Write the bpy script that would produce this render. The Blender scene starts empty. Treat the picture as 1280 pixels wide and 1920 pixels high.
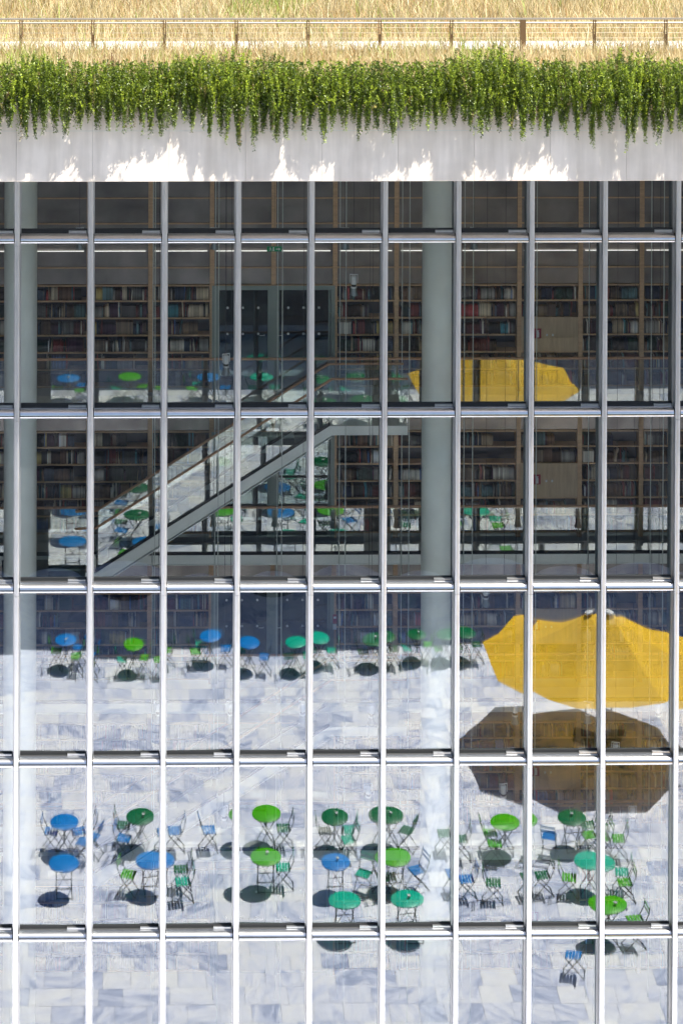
import bpy, bmesh, math, random
import numpy as np
from mathutils import Matrix, Vector

random.seed(7)
RNG = np.random.default_rng(7)
sc = bpy.context.scene
C = sc.collection

# ------------------------------------------------------------------ camera
CAM = Vector((0.0, -58.2, 33.8))
FPX, PPX, PPY, PW, PH = 5343.0, 304.0, -1071.0, 1280.0, 1920.0
RIGHT = Vector((0.99986018, -0.0164493, 0.00300715))
DOWN = Vector((0.0028249, -0.01109156, -0.9999345))
FWD = Vector((0.01648158, 0.99980318, -0.01104355))
cd = bpy.data.cameras.new('camera')
cd.sensor_fit = 'VERTICAL'
cd.sensor_height = 36.0
cd.lens = 36.0 * FPX / PH
cd.shift_x = (PW / 2 - PPX) / PH
cd.shift_y = -(PH / 2 - PPY) / PH
cd.clip_start = 0.5
cd.clip_end = 2000
cam = bpy.data.objects.new('camera', cd)
m = Matrix.Identity(4)
for i in range(3):
    m[i][0] = RIGHT[i]; m[i][1] = -DOWN[i]; m[i][2] = -FWD[i]; m[i][3] = CAM[i]
cam.matrix_world = m
C.objects.link(cam)
sc.camera = cam

# ------------------------------------------------------------------ sky, sun, exposure
SUN = Vector((-0.36, 0.35, -1.0)).normalized()          # the way the light travels
w = bpy.data.worlds.new('World'); sc.world = w; w.use_nodes = True
nt = w.node_tree
sky = nt.nodes.new('ShaderNodeTexSky'); sky.sky_type = 'NISHITA'; sky.sun_disc = False
sky.sun_elevation = math.asin(-SUN.z)
sky.sun_rotation = math.atan2(-SUN.x, -SUN.y)
bgn = nt.nodes['Background']; bgn.inputs['Strength'].default_value = 0.10
nt.links.new(sky.outputs['Color'], bgn.inputs['Color'])
ld = bpy.data.lights.new('sun', 'SUN'); ld.energy = 5.0; ld.angle = math.radians(0.53); ld.color = (1.0, 0.95, 0.87)
sun = bpy.data.objects.new('sun', ld); C.objects.link(sun)
sun.location = (20, -30, 60)
sun.rotation_euler = SUN.to_track_quat('-Z', 'Y').to_euler()
vs = sc.view_settings
vs.view_transform = 'Standard'; vs.look = 'None'; vs.gamma = 1.0; vs.use_curve_mapping = False
vs.exposure = 1.25
cy = sc.cycles
cy.max_bounces = 14; cy.diffuse_bounces = 4; cy.glossy_bounces = 5; cy.transmission_bounces = 4
cy.transparent_max_bounces = 24
cy.caustics_reflective = False; cy.caustics_refractive = False
cy.sample_clamp_indirect = 6.0
cy.use_denoising = True

# ------------------------------------------------------------------ helpers
def ray(px, py):
    return RIGHT * ((px - PPX) / FPX) + DOWN * ((py - PPY) / FPX) + FWD
def at(px, py, Y):
    d = ray(px, py); t = (Y - CAM.y) / d.y
    return CAM + d * t
def plaza(px, py, z):                    # a point of the plaza seen mirrored in the glass (glass stands at Y = 0)
    d = ray(px, py); t = (z - CAM.z) / d.z
    p = CAM + d * t
    return Vector((p.x, -p.y, z))

class MB:
    def __init__(s): s.v = []; s.f = []
    def add(s, vs_, fs):
        n = len(s.v); s.v += [tuple(a) for a in vs_]; s.f += [tuple(i + n for i in f) for f in fs]; return s
    def box(s, x0, x1, y0, y1, z0, z1):
        return s.add([(x0,y0,z0),(x1,y0,z0),(x1,y1,z0),(x0,y1,z0),(x0,y0,z1),(x1,y0,z1),(x1,y1,z1),(x0,y1,z1)],
                     [(0,3,2,1),(4,5,6,7),(0,1,5,4),(1,2,6,5),(2,3,7,6),(3,0,4,7)])
    def tube(s, pts, r, n=8, r2=None):
        pts = [Vector(p) for p in pts]; r2 = r if r2 is None else r2
        rings = []; up = Vector((0.13, 0.21, 0.97))
        for i, p in enumerate(pts):
            a = pts[max(i - 1, 0)]; b = pts[min(i + 1, len(pts) - 1)]
            d = (b - a).normalized()
            u = d.cross(up)
            if u.length < 0.05: u = d.cross(Vector((1, 0.1, 0)))
            u.normalize(); v = d.cross(u)
            rr = r + (r2 - r) * i / max(len(pts) - 1, 1)
            rings.append([p + u * (rr * math.cos(2*math.pi*k/n)) + v * (rr * math.sin(2*math.pi*k/n)) for k in range(n)])
        vs_ = [q for R in rings for q in R]; fs = []
        for i in range(len(pts) - 1):
            for k in range(n):
                fs.append((i*n+k, i*n+(k+1) % n, (i+1)*n+(k+1) % n, (i+1)*n+k))
        fs.append(tuple(range(n))[::-1]); fs.append(tuple(range((len(pts)-1)*n, len(pts)*n)))
        return s.add(vs_, fs)
    def bar(s, a, b, w_, h):              # rectangular bar between two points, h along +z-ish
        a, b = Vector(a), Vector(b); d = (b - a).normalized()
        u = d.cross(Vector((0, 0, 1)))
        if u.length < 0.02: u = Vector((1, 0, 0))
        u.normalize(); v = u.cross(d).normalized()
        vs_ = [p + u * (sx * w_/2) + v * (sy * h/2) for p in (a, b) for sx, sy in ((-1,-1),(1,-1),(1,1),(-1,1))]
        return s.add(vs_, [(0,1,2,3),(7,6,5,4),(0,4,5,1),(1,5,6,2),(2,6,7,3),(3,7,4,0)])
    def lathe(s, prof, n=20, cx=0, cy_=0):
        vs_ = [(cx + r*math.cos(2*math.pi*k/n), cy_ + r*math.sin(2*math.pi*k/n), z) for r, z in prof for k in range(n)]
        fs = []
        for i in range(len(prof)-1):
            for k in range(n):
                fs.append((i*n+k, i*n+(k+1) % n, (i+1)*n+(k+1) % n, (i+1)*n+k))
        if prof[0][0] > 1e-4: fs.append(tuple(range(n))[::-1])
        if prof[-1][0] > 1e-4: fs.append(tuple(range((len(prof)-1)*n, len(prof)*n)))
        return s.add(vs_, fs)
    def prism_x(s, prof, x0, x1):         # a (y, z) outline swept along X
        n = len(prof)
        vs_ = [(x0, y, z) for y, z in prof] + [(x1, y, z) for y, z in prof]
        fs = [tuple(range(n))[::-1], tuple(range(n, 2*n))] + [(i, (i+1) % n, n+(i+1) % n, n+i) for i in range(n)]
        return s.add(vs_, fs)
    def mesh(s, name, mat=None, smooth=False):
        me = bpy.data.meshes.new(name); me.from_pydata(s.v, [], s.f); me.update()
        if smooth: me.polygons.foreach_set('use_smooth', [True]*len(me.polygons))
        if mat: me.materials.append(mat)
        return me

def obj(name, me, parent=None, loc=(0,0,0), rz=0.0, scale=None, mat=None):
    o = bpy.data.objects.new(name, me); C.objects.link(o)
    o.location = loc
    if rz: o.rotation_euler = (0, 0, rz)
    if scale: o.scale = scale
    if parent: o.parent = parent
    if mat:
        o.material_slots[0].link = 'OBJECT'; o.material_slots[0].material = mat
    return o
def tag(o, label, cat, group=None):
    o['label'] = label; o['category'] = cat
    if group: o['group'] = group
    return o
def thing(name, label, cat, loc=(0,0,0), rz=0.0, group=None):
    o = bpy.data.objects.new(name, None); C.objects.link(o); o.location = loc; o.rotation_euler = (0,0,rz)
    o.empty_display_size = 0.1
    return tag(o, label, cat, group)
def smooth_by_angle(me, deg=40):
    bm = bmesh.new(); bm.from_mesh(me)
    for f in bm.faces: f.smooth = True
    for e in bm.edges:
        if len(e.link_faces) == 2 and e.calc_face_angle(0.0) > math.radians(deg): e.smooth = False
    bm.to_mesh(me); bm.free(); me.update()
    return me

# ------------------------------------------------------------------ materials
def newmat(name):
    ma = bpy.data.materials.new(name); ma.use_nodes = True
    return ma, ma.node_tree.nodes, ma.node_tree.links
def P(name, col, rough=0.5, metal=0.0, noise=0.0, scale=8.0, bump=0.0, spec=0.5, stretch=(1,1,1)):
    ma, N, L = newmat(name); b = N['Principled BSDF']
    b.inputs['Base Color'].default_value = (*col, 1); b.inputs['Roughness'].default_value = rough
    b.inputs['Metallic'].default_value = metal; b.inputs['Specular IOR Level'].default_value = spec
    if noise or bump:
        g = N.new('ShaderNodeNewGeometry'); mp = N.new('ShaderNodeMapping'); mp.inputs['Scale'].default_value = stretch
        L.new(g.outputs['Position'], mp.inputs['Vector'])
        n = N.new('ShaderNodeTexNoise'); n.inputs['Scale'].default_value = scale; n.inputs['Detail'].default_value = 6
        L.new(mp.outputs['Vector'], n.inputs['Vector'])
        if noise:
            r = N.new('ShaderNodeMapRange'); r.inputs['From Min'].default_value = 0.25; r.inputs['From Max'].default_value = 0.75
            r.inputs['To Min'].default_value = 1 - noise; r.inputs['To Max'].default_value = 1 + noise
            L.new(n.outputs['Fac'], r.inputs['Value'])
            mx = N.new('ShaderNodeVectorMath'); mx.operation = 'SCALE'; mx.inputs[0].default_value = col
            L.new(r.outputs['Result'], mx.inputs['Scale']); L.new(mx.outputs['Vector'], b.inputs['Base Color'])
        if bump:
            bp = N.new('ShaderNodeBump'); bp.inputs['Strength'].default_value = 0.5; bp.inputs['Distance'].default_value = bump
            L.new(n.outputs['Fac'], bp.inputs['Height']); L.new(bp.outputs['Normal'], b.inputs['Normal'])
    return ma
def glass(name, refl, tint, rcol=(1,1,1), rough=0.0):
    ma, N, L = newmat(name); N.remove(N['Principled BSDF']); out = N['Material Output']
    t = N.new('ShaderNodeBsdfTransparent'); t.inputs['Color'].default_value = (*tint, 1)
    g = N.new('ShaderNodeBsdfGlossy'); g.inputs['Roughness'].default_value = rough; g.inputs['Color'].default_value = (*rcol, 1)
    mx = N.new('ShaderNodeMixShader'); mx.inputs['Fac'].default_value = refl
    L.new(t.outputs[0], mx.inputs[1]); L.new(g.outputs[0], mx.inputs[2]); L.new(mx.outputs[0], out.inputs['Surface'])
    return ma

M = {}
M['alu'] = P('satin aluminium', (0.63, 0.635, 0.635), 0.40, 0.92, 0.10, 4.0, 0.0, 0.5, (3, 3, 0.5))
M['alu_nose'] = P('polished aluminium', (0.46, 0.465, 0.47), 0.24, 0.96, 0.08, 3.0)
M['dark'] = P('black gasket', (0.012, 0.013, 0.014), 0.6)
M['fin'] = P('grey green painted steel', (0.05, 0.075, 0.08), 0.45, 0.0, 0.1, 3.0)
M['glass_out'] = glass('coated outer glass', 0.182, (0.965, 0.985, 0.975), (0.88, 0.945, 1.0))
M['glass_in'] = glass('inner glass', 0.062, (0.97, 0.985, 0.978))
M['glass_rail'] = glass('balustrade glass', 0.22, (0.92, 0.97, 0.95), (0.97, 1.0, 0.98))
M['glass_door'] = glass('dark door glass', 0.16, (0.10, 0.17, 0.20), (0.85, 1.0, 1.0))
M['column'] = P('pale green concrete', (0.88, 0.90, 0.82), 0.5, 0, 0.07, 2.2, 0.002)
M['beam'] = P('pale green painted steel', (0.88, 0.90, 0.83), 0.42, 0, 0.03, 4.0)
M['oak'] = P('oak', (0.60, 0.38, 0.21), 0.45, 0, 0.22, 5.0, 0.0, 0.5, (1, 1, 6))
M['rail'] = P('warm timber handrail', (0.50, 0.27, 0.14), 0.38, 0, 0.15, 9.0)
M['oak_door'] = P('oak veneer', (0.58, 0.42, 0.26), 0.5, 0, 0.16, 3.0, 0.0, 0.4, (6, 1, 0.6))
M['satin'] = P('grey satin panel', (0.24, 0.215, 0.205), 0.28, 0.6, 0.45, 1.1)  # mottle painted in for soft blurred reflections on the panels
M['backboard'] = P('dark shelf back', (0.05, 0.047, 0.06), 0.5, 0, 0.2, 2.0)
M['interior'] = P('white plaster', (0.72, 0.70, 0.67), 0.7, 0, 0.1, 1.0)
M['door_frame'] = P('grey green door frame', (0.25, 0.30, 0.27), 0.4)
M['white'] = P('white paint', (0.78, 0.78, 0.76), 0.45)
M['steel'] = P('stainless steel', (0.55, 0.55, 0.54), 0.28, 0.9)
M['lampgrey'] = P('lamp grey', (0.30, 0.32, 0.32), 0.35, 0.5)
M['sign_green'] = P('sign green', (0.0, 0.30, 0.11), 0.4)
M['sign_red'] = P('sign red', (0.34, 0.01, 0.035), 0.4)
M['rod'] = P('pale steel rod', (0.62, 0.66, 0.60), 0.4)
M['cable'] = P('dark cable', (0.03, 0.03, 0.035), 0.5)
M['bronze'] = P('bronze railing steel', (0.16, 0.10, 0.05), 0.45, 0.3)
M['rail_top'] = P('pale steel rail', (0.34, 0.30, 0.25), 0.4, 0.4)
M['canvas'] = P('yellow canvas', (0.92, 0.54, 0.012), 0.75, 0, 0.10, 1.3, 0.03)
M['parapet'] = P('pale concrete kerb', (0.55, 0.53, 0.49), 0.8, 0, 0.12, 3.0, 0.004)
M['opera'] = P('dark cladding', (0.035, 0.036, 0.04), 0.7, 0, 0.15, 0.6)
M['opera_glass'] = P('dark window glass', (0.012, 0.014, 0.018), 0.25)
M['soil'] = P('dry soil', (0.42, 0.33, 0.18), 0.95, 0, 0.35, 2.5, 0.01)
M['twig'] = P('dry red twig', (0.20, 0.09, 0.045), 0.8, 0, 0.3, 10)
for n_, c_ in dict(blue=(0.0, 0.23, 0.66), green=(0.075, 0.48, 0.0), emerald=(0.0, 0.165, 0.055), teal=(0.0, 0.50, 0.32)).items():
    M[n_] = P('enamel ' + n_, c_, 0.38, 0, 0.06, 5.0)
M['tube'] = P('dark green steel tube', (0.012, 0.028, 0.022), 0.4, 0.2)

def concrete():
    ma, N, L = newmat('fair faced concrete'); b = N['Principled BSDF']; b.inputs['Roughness'].default_value = 0.8
    g = N.new('ShaderNodeNewGeometry')
    oi = N.new('ShaderNodeObjectInfo')
    n1 = N.new('ShaderNodeTexNoise'); n1.inputs['Scale'].default_value = 1.6; n1.inputs['Detail'].default_value = 8
    mp = N.new('ShaderNodeMapping'); mp.inputs['Scale'].default_value = (5, 5, 0.5)
    n2 = N.new('ShaderNodeTexNoise'); n2.inputs['Scale'].default_value = 1.5; n2.inputs['Detail'].default_value = 5
    L.new(g.outputs['Position'], n1.inputs['Vector']); L.new(g.outputs['Position'], mp.inputs['Vector']); L.new(mp.outputs['Vector'], n2.inputs['Vector'])
    a = N.new('ShaderNodeMath'); a.operation = 'MULTIPLY'; L.new(n1.outputs['Fac'], a.inputs[0]); L.new(n2.outputs['Fac'], a.inputs[1])
    a2 = N.new('ShaderNodeMath'); a2.operation = 'MULTIPLY_ADD'; a2.inputs[1].default_value = 0.07
    L.new(oi.outputs['Random'], a2.inputs[0]); L.new(a.outputs[0], a2.inputs[2])
    r = N.new('ShaderNodeValToRGB'); e = r.color_ramp.elements
    e[0].position = 0.14; e[0].color = (0.66, 0.57, 0.475, 1); e[1].position = 0.42; e[1].color = (0.86, 0.755, 0.645, 1)
    L.new(a2.outputs[0], r.inputs['Fac']); L.new(r.outputs['Color'], b.inputs['Base Color'])
    n3 = N.new('ShaderNodeTexNoise'); n3.inputs['Scale'].default_value = 60; L.new(g.outputs['Position'], n3.inputs['Vector'])
    bp = N.new('ShaderNodeBump'); bp.inputs['Strength'].default_value = 0.25; bp.inputs['Distance'].default_value = 0.004
    L.new(n3.outputs['Fac'], bp.inputs['Height']); L.new(bp.outputs['Normal'], b.inputs['Normal'])
    return ma
M['concrete'] = concrete()

def marble():
    ma, N, L = newmat('grey veined marble'); b = N['Principled BSDF']; b.inputs['Roughness'].default_value = 0.55
    g = N.new('ShaderNodeNewGeometry'); oi = N.new('ShaderNodeObjectInfo'); at_ = N.new('ShaderNodeAttribute'); at_.attribute_name = 'rnd'
    s = N.new('ShaderNodeMath'); s.operation = 'ADD'; L.new(oi.outputs['Random'], s.inputs[0]); L.new(at_.outputs['Fac'], s.inputs[1])
    fr = N.new('ShaderNodeMath'); fr.operation = 'FRACT'; L.new(s.outputs[0], fr.inputs[0])
    # each slab is cut from another place of the block and turned
    off = N.new('ShaderNodeMath'); off.operation = 'MULTIPLY'; off.inputs[1].default_value = 97.0; L.new(fr.outputs[0], off.inputs[0])
    cmb = N.new('ShaderNodeCombineXYZ'); L.new(off.outputs[0], cmb.inputs[0]); L.new(off.outputs[0], cmb.inputs[2])
    ad = N.new('ShaderNodeVectorMath'); ad.operation = 'ADD'; L.new(g.outputs['Position'], ad.inputs[0]); L.new(cmb.outputs[0], ad.inputs[1])
    ang = N.new('ShaderNodeMath'); ang.operation = 'MULTIPLY'; ang.inputs[1].default_value = 40.0; L.new(fr.outputs[0], ang.inputs[0])
    rot = N.new('ShaderNodeVectorRotate'); rot.rotation_type = 'Z_AXIS'; L.new(ad.outputs[0], rot.inputs['Vector']); L.new(ang.outputs[0], rot.inputs['Angle'])
    mp = N.new('ShaderNodeMapping'); mp.inputs['Scale'].default_value = (0.7, 2.6, 1); L.new(rot.outputs[0], mp.inputs['Vector'])
    n1 = N.new('ShaderNodeTexNoise'); n1.inputs['Scale'].default_value = 1.3; n1.inputs['Detail'].default_value = 10; n1.inputs['Roughness'].default_value = 0.62; n1.inputs['Distortion'].default_value = 1.3
    L.new(mp.outputs['Vector'], n1.inputs['Vector'])
    m1 = N.new('ShaderNodeMath'); m1.operation = 'MULTIPLY_ADD'; m1.inputs[1].default_value = 0.30; L.new(fr.outputs[0], m1.inputs[0]); L.new(n1.outputs['Fac'], m1.inputs[2])
    r = N.new('ShaderNodeValToRGB'); e = r.color_ramp.elements
    e[0].position = 0.42; e[0].color = (0.36, 0.41, 0.57, 1); e[1].position = 0.86; e[1].color = (0.93, 0.91, 0.91, 1)
    k = e.new(0.54); k.color = (0.60, 0.635, 0.79, 1)
    k = e.new(0.66); k.color = (0.81, 0.815, 0.90, 1)
    L.new(m1.outputs[0], r.inputs['Fac']); L.new(r.outputs['Color'], b.inputs['Base Color'])
    return ma
M['marble'] = marble()

def attr_mat(name, rough, attr='col', translucent=0.0):
    ma, N, L = newmat(name); b = N['Principled BSDF']; b.inputs['Roughness'].default_value = rough
    a = N.new('ShaderNodeAttribute'); a.attribute_name = attr
    L.new(a.outputs['Color'], b.inputs['Base Color'])
    if translucent:
        t = N.new('ShaderNodeBsdfTranslucent'); L.new(a.outputs['Color'], t.inputs['Color'])
        mx = N.new('ShaderNodeMixShader'); mx.inputs['Fac'].default_value = translucent
        L.new(b.outputs[0], mx.inputs[1]); L.new(t.outputs[0], mx.inputs[2]); L.new(mx.outputs[0], N['Material Output'].inputs['Surface'])
    return ma
M['leaf'] = attr_mat('evergreen leaf', 0.42, translucent=0.25)
M['straw'] = attr_mat('dry grass', 0.6, translucent=0.25)
M['books'] = attr_mat('book cloth', 0.55)
def book_obj_mat():
    ma, N, L = newmat('book cloth single'); b = N['Principled BSDF']; b.inputs['Roughness'].default_value = 0.55
    oi = N.new('ShaderNodeObjectInfo'); L.new(oi.outputs['Color'], b.inputs['Base Color']); return ma
M['book'] = book_obj_mat()

def np_mesh(name, V, F, col, mat, fsize):
    me = bpy.data.meshes.new(name)
    nv, nf = len(V), len(F)
    me.vertices.add(nv); me.vertices.foreach_set('co', V.astype(np.float32).ravel())
    me.loops.add(nf*fsize); me.loops.foreach_set('vertex_index', F.astype(np.int32).ravel())
    me.polygons.add(nf); me.polygons.foreach_set('loop_start', np.arange(0, nf*fsize, fsize, dtype=np.int32))
    me.update(calc_edges=True)
    if col is not None:
        a = me.color_attributes.new('col', 'FLOAT_COLOR', 'POINT')
        c4 = np.concatenate([col, np.ones((nv, 1))], 1).astype(np.float32); a.data.foreach_set('color', c4.ravel())
    me.materials.append(mat)
    return me

# ------------------------------------------------------------------ setting: ground, plaza, opera house opposite
def struct(name, me, parent=None):
    o = obj(name, me, parent)
    if parent is None: o['kind'] = 'structure'
    return o
gm = MB().add([(-300,-300,-0.03),(300,-300,-0.03),(300,-0.02,-0.03),(-300,-0.02,-0.03)], [(0,1,2,3)])
M['joint'] = P('marble bed and far paving', (0.40, 0.40, 0.43), 0.8, 0, 0.15, 1.2)
ground = struct('ground', gm.mesh('ground', M['joint']))
TW = 0.66
bed = MB().add([(-9,-30,-0.012),(24,-30,-0.012),(24,-0.03,-0.012),(-9,-0.03,-0.012)], [(0,1,2,3)])
pl = struct('plaza', bed.mesh('plaza', P('grey joint mortar', (0.34, 0.34, 0.37), 0.9)))
tile_me = MB().box(-0.5, 0.5, -0.5, 0.5, -1.0, 0.0).mesh('marble_tile', M['marble'])
tiles = []
y = -0.06; row = 0
while y > -26:
    d = TW * random.choice((0.92, 1.0, 1.0, 1.08)); x = -8.5 - random.random()
    while x < 23:
        l = random.choice((0.55, 0.64, 0.64, 0.7, 0.82, 0.95))
        tiles.append((x + l/2, y - d/2, l, d)); x += l
    y -= d; row += 1
def vis(t):
    x, yy, l, d = t
    Z = 58.2 - yy; px = 216 + x * FPX / Z
    return -40 < px < 1320 and yy > -19.5
near = sorted([t for t in tiles if vis(t)], key=lambda t: -t[1])
parts_ = set(near[:300])
for t in near[:300]:
    obj('marble_tile', tile_me, pl, (t[0], t[1], random.uniform(-0.0015, 0.0015)), 0, (t[2]-0.007, t[3]-0.007, 0.04))
rest = [t for t in tiles if t not in parts_]
V = []; rn = []
F = []
for (x, yy, l, d) in rest:
    n0 = len(V); z = random.uniform(-0.0015, 0.0015); hl, hd = l/2-0.0035, d/2-0.0035
    V += [(x-hl,yy-hd,z),(x+hl,yy-hd,z),(x+hl,yy+hd,z),(x-hl,yy+hd,z),(x-hl,yy-hd,-0.02),(x+hl,yy-hd,-0.02),(x+hl,yy+hd,-0.02),(x-hl,yy+hd,-0.02)]
    F += [(n0,n0+1,n0+2,n0+3),(n0,n0+4,n0+5,n0+1),(n0+1,n0+5,n0+6,n0+2),(n0+2,n0+6,n0+7,n0+3),(n0+3,n0+7,n0+4,n0)]
    rn += [random.random()]*8
me = bpy.data.meshes.new('far_marble_tiles'); me.from_pydata(V, [], F)
a = me.attributes.new('rnd', 'FLOAT', 'POINT'); a.data.foreach_set('value', rn); me.materials.append(M['marble'])
o = obj('far_marble_tiles', me, pl); o['kind'] = 'stuff'

op = thing('opera_wing', 'low dark clad wing of the building across the plaza, mirrored in the upper panes', 'building', (0, -22.8, 0))
OH = 13.0
mb = MB().box(-40, 60, -18, -0.25, 0.002, OH - 0.4)
obj('wall', mb.mesh('opera_wall', M['opera']), op)
obj('roof', MB().box(-40.5, 60.5, -18.5, 0.0, OH - 0.4, OH).mesh('opera_roof', M['opera']), op)
wm = MB().box(-0.9, 0.9, -0.2, -0.12, 0.0, 3.0).mesh('opera_window', M['opera_glass'])
for i in range(-4, 10):
    for j in range(3):
        o = obj('window', wm, op, (i*2.2+1, 0, 0.4 + j*3.6))

# ------------------------------------------------------------------ the library: curtain wall
XM0, PITCH = -1.94, 1.4995
HZ = 3.5834
ZT = [33.8 - 17.298 - HZ*r for r in range(5)]
KS = list(range(-2, 13))
SOFF = 18.42
F1B = at(640, 1038, 10.1).z - 3*HZ          # level of the atrium floor
lib = thing('library_building', 'library with silver framed glass curtain wall under a concrete roof edge', 'building')
cap_me = smooth_by_angle(MB().prism_x([(-0.052,-0.265),(-0.046,-0.295),(-0.03,-0.305),(0.03,-0.305),(0.046,-0.295),(0.052,-0.265),(0.052,-0.235),(-0.052,-0.235)], 0, 1).mesh('mullion_cap', M['alu']))
# (prism_x sweeps along X: turn it upright)
for v in cap_me.vertices: v.co = Vector((v.co.y, v.co.z, v.co.x))
cap_me.flip_normals(); cap_me.update()
frame_me = MB().box(-0.026, 0.026, -0.075, -0.004, 0, 1).mesh('mullion_frame', M['alu'])
web_me = MB().box(-0.018, 0.018, -0.235, -0.004, 0, 1).mesh('mullion_web', M['dark'])
fin_me = MB().box(-0.04, 0.04, 0.05, 0.55, 0, 1).mesh('mullion_fin', M['fin'])
for k in KS:
    x = XM0 + PITCH*k
    zs = [0.0] + [ZT[r] for r in (4,3,2,1,0)] + [SOFF]
    web = obj('mullion', web_me, lib, (x, 0, 0.0), 0, (1,1,SOFF))
    for a_, b_ in zip(zs[:-1], zs[1:]):
        f = (b_-a_-0.006)/SOFF
        o = obj('mullion_cap', cap_me, web, (0, 0, (a_+0.003)/SOFF), 0, (1,1,f))
        for s_ in (-0.048, 0.048): obj('mullion_frame', frame_me, web, (s_, 0, (a_+0.003)/SOFF), 0, (1,1,f))
        o = obj('mullion_fin', fin_me, web, (0, 0, (a_+0.06)/SOFF), 0, (1,1,(b_-a_-0.12)/SOFF))
L_ = PITCH - 0.15
HL = L_/2
prof = [(-0.06, 0.215), (-0.11, 0.212), (-0.16, 0.200), (-0.205, 0.178), (-0.238, 0.148), (-0.258, 0.112), (-0.263, 0.075), (-0.255, 0.045), (-0.24, 0.035), (-0.06, 0.035)]
nose_me = MB().prism_x(prof, -HL-0.008, HL+0.008).mesh('transom_nose', M['alu_nose'], True); smooth_by_angle(nose_me, 50)
strip_me = MB().box(-HL, HL, -0.078, -0.004, -0.012, 0.022).mesh('transom_strip', M['alu'])
gask_me = MB().box(-HL, HL, -0.055, -0.004, 0.216, 0.275).mesh('transom_gasket', M['dark'])
box_me = MB().box(HL-0.38, HL-0.02, -0.115, -0.06, 0.2165, 0.252).mesh('blind_motor_box', M['alu'])
br_me = MB().box(-0.00875, 0.00875, -0.20, -0.09, 0.04, 0.19).mesh('bracket', M['dark'])
inner_me = MB().box(-HL, HL, 0.05, 0.16, -0.02, 0.20).mesh('inner_transom', M['fin'])
for k in KS[:-1]:
    x = XM0 + PITCH*(k+0.5)
    for r in range(5):
        o = obj('transom', strip_me, lib, (x, 0, ZT[r]))
        obj('transom_nose', nose_me, o); obj('gasket', gask_me, o); obj('motor_box', box_me, o)
        obj('bracket', br_me, o, (-HL-0.0193, 0, 0)); obj('bracket', br_me, o, (HL+0.0193, 0, 0)); obj('inner_transom', inner_me, o)
def pane_mesh(name, w_, h, bulge, mat, seed):
    nx, nz = 12, 22
    rs = random.Random(seed)
    ph = [rs.uniform(0, 6.28) for _ in range(6)]
    tx, tz = rs.gauss(0, 0.0062), rs.gauss(0, 0.0036)
    vs_ = []; fs = []
    for j in range(nz+1):
        for i in range(nx+1):
            u, v = i/nx*2-1, j/nz*2-1
            X, Z = u*w_/2, v*h/2
            d = bulge*(1-u*u)*(1-v**4)**1.0 + tx*X + tz*Z
            d += 0.00018*math.sin(X*3.1+Z*1.3+ph[0]) + 0.00014*math.sin(Z*4.7+ph[1]+X) + 0.00003*math.sin(Z*11+ph[2])
            vs_.append((X, -d, Z))
    for j in range(nz):
        for i in range(nx):
            a_ = j*(nx+1)+i; fs.append((a_, a_+1, a_+nx+2, a_+nx+1))
    me = bpy.data.meshes.new(name); me.from_pydata(vs_, [], fs); me.polygons.foreach_set('use_smooth', [True]*len(fs)); me.materials.append(mat)
    return me
rows = [(ZT[0]+0.24, SOFF-0.02)] + [(ZT[r]+0.24, ZT[r-1]-0.01) for r in range(1, 5)] + [(0.03, ZT[4]-0.01)]
for k in KS[:-1]:
    x = XM0 + PITCH*(k+0.5)
    for r, (z0, z1) in enumerate(rows):
        rb = random.Random(k*31+r)
        bu = rb.uniform(0.0032, 0.0056); po = pane_mesh('pane', PITCH-0.10, z1-z0, bu, M['glass_out'], k*97+r)
        p_ = obj('pane', po, lib, (x, -0.03, (z0+z1)/2))
        pi = pane_mesh('inner_lite', PITCH-0.10, z1-z0, bu*rb.uniform(0.45, 0.8), M['glass_in'], k*97+r)
        obj('inner_lite', pi, p_, (0, 0.03, 0))

# columns behind the glass
for px in (39.0, 821.0):
    p = at(px, 700, 3.1)
    for ox in ((0,) if px > 100 else (0,)):
        cme = MB().lathe([(0.355, F1B), (0.355, 17.95)], 40).mesh('column', M['column'], True); smooth_by_angle(cme, 40)
        o = obj('column', cme, lib, (p.x, 3.1, 0))
# roof, soffit, interior shell
FY = -2.35
FZ0, FZ1 = 18.38, 20.12
XL, XR = -14.0, 26.0
obj('roof_slab', MB().box(XL, XR, FY+0.16, 14.0, SOFF+0.03, FZ1-0.2).mesh('roof_slab', M['parapet']), lib)
obj('soffit', MB().box(XL, XR, FY+0.162, -0.01, SOFF, SOFF+0.03).mesh('soffit', M['concrete']), lib)
obj('ceiling', MB().box(XL, XR, 0.01, 13.0, SOFF-0.45, SOFF+0.029).mesh('ceiling', M['interior']), lib)
obj('back_wall', MB().box(XL, XR, 11.62, 12.6, -6.0, SOFF-0.46).mesh('back_wall', M['interior']), lib)
obj('side_wall', MB().box(XL-0.3, XL, -0.05, 12.6, -6.0, SOFF).mesh('side_wall', M['interior']), lib)
obj('side_wall', MB().box(XR, XR+0.3, -0.05, 12.6, -6.0, SOFF).mesh('side_wall', M['interior']), lib)
obj('interior_floor', MB().box(XL, XR, 0.0, 11.6, F1B-0.3, F1B).mesh('interior_floor', P('pale stone floor', (0.55,0.54,0.52), 0.4, 0, 0.15, 1.5)), lib)
obj('base_wall', MB().box(XL, XR, -0.012, 0.2, -6.0, 0.024).mesh('base_wall', M['parapet']), lib)
obj('side_cladding', MB().box(XL, XM0+PITCH*KS[0]-0.08, -0.1, -0.02, 0.0, SOFF).box(XM0+PITCH*KS[-1]+0.08, XR, -0.1, -0.02, 0.0, SOFF).mesh('side_cladding', M['opera']), lib)
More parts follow.
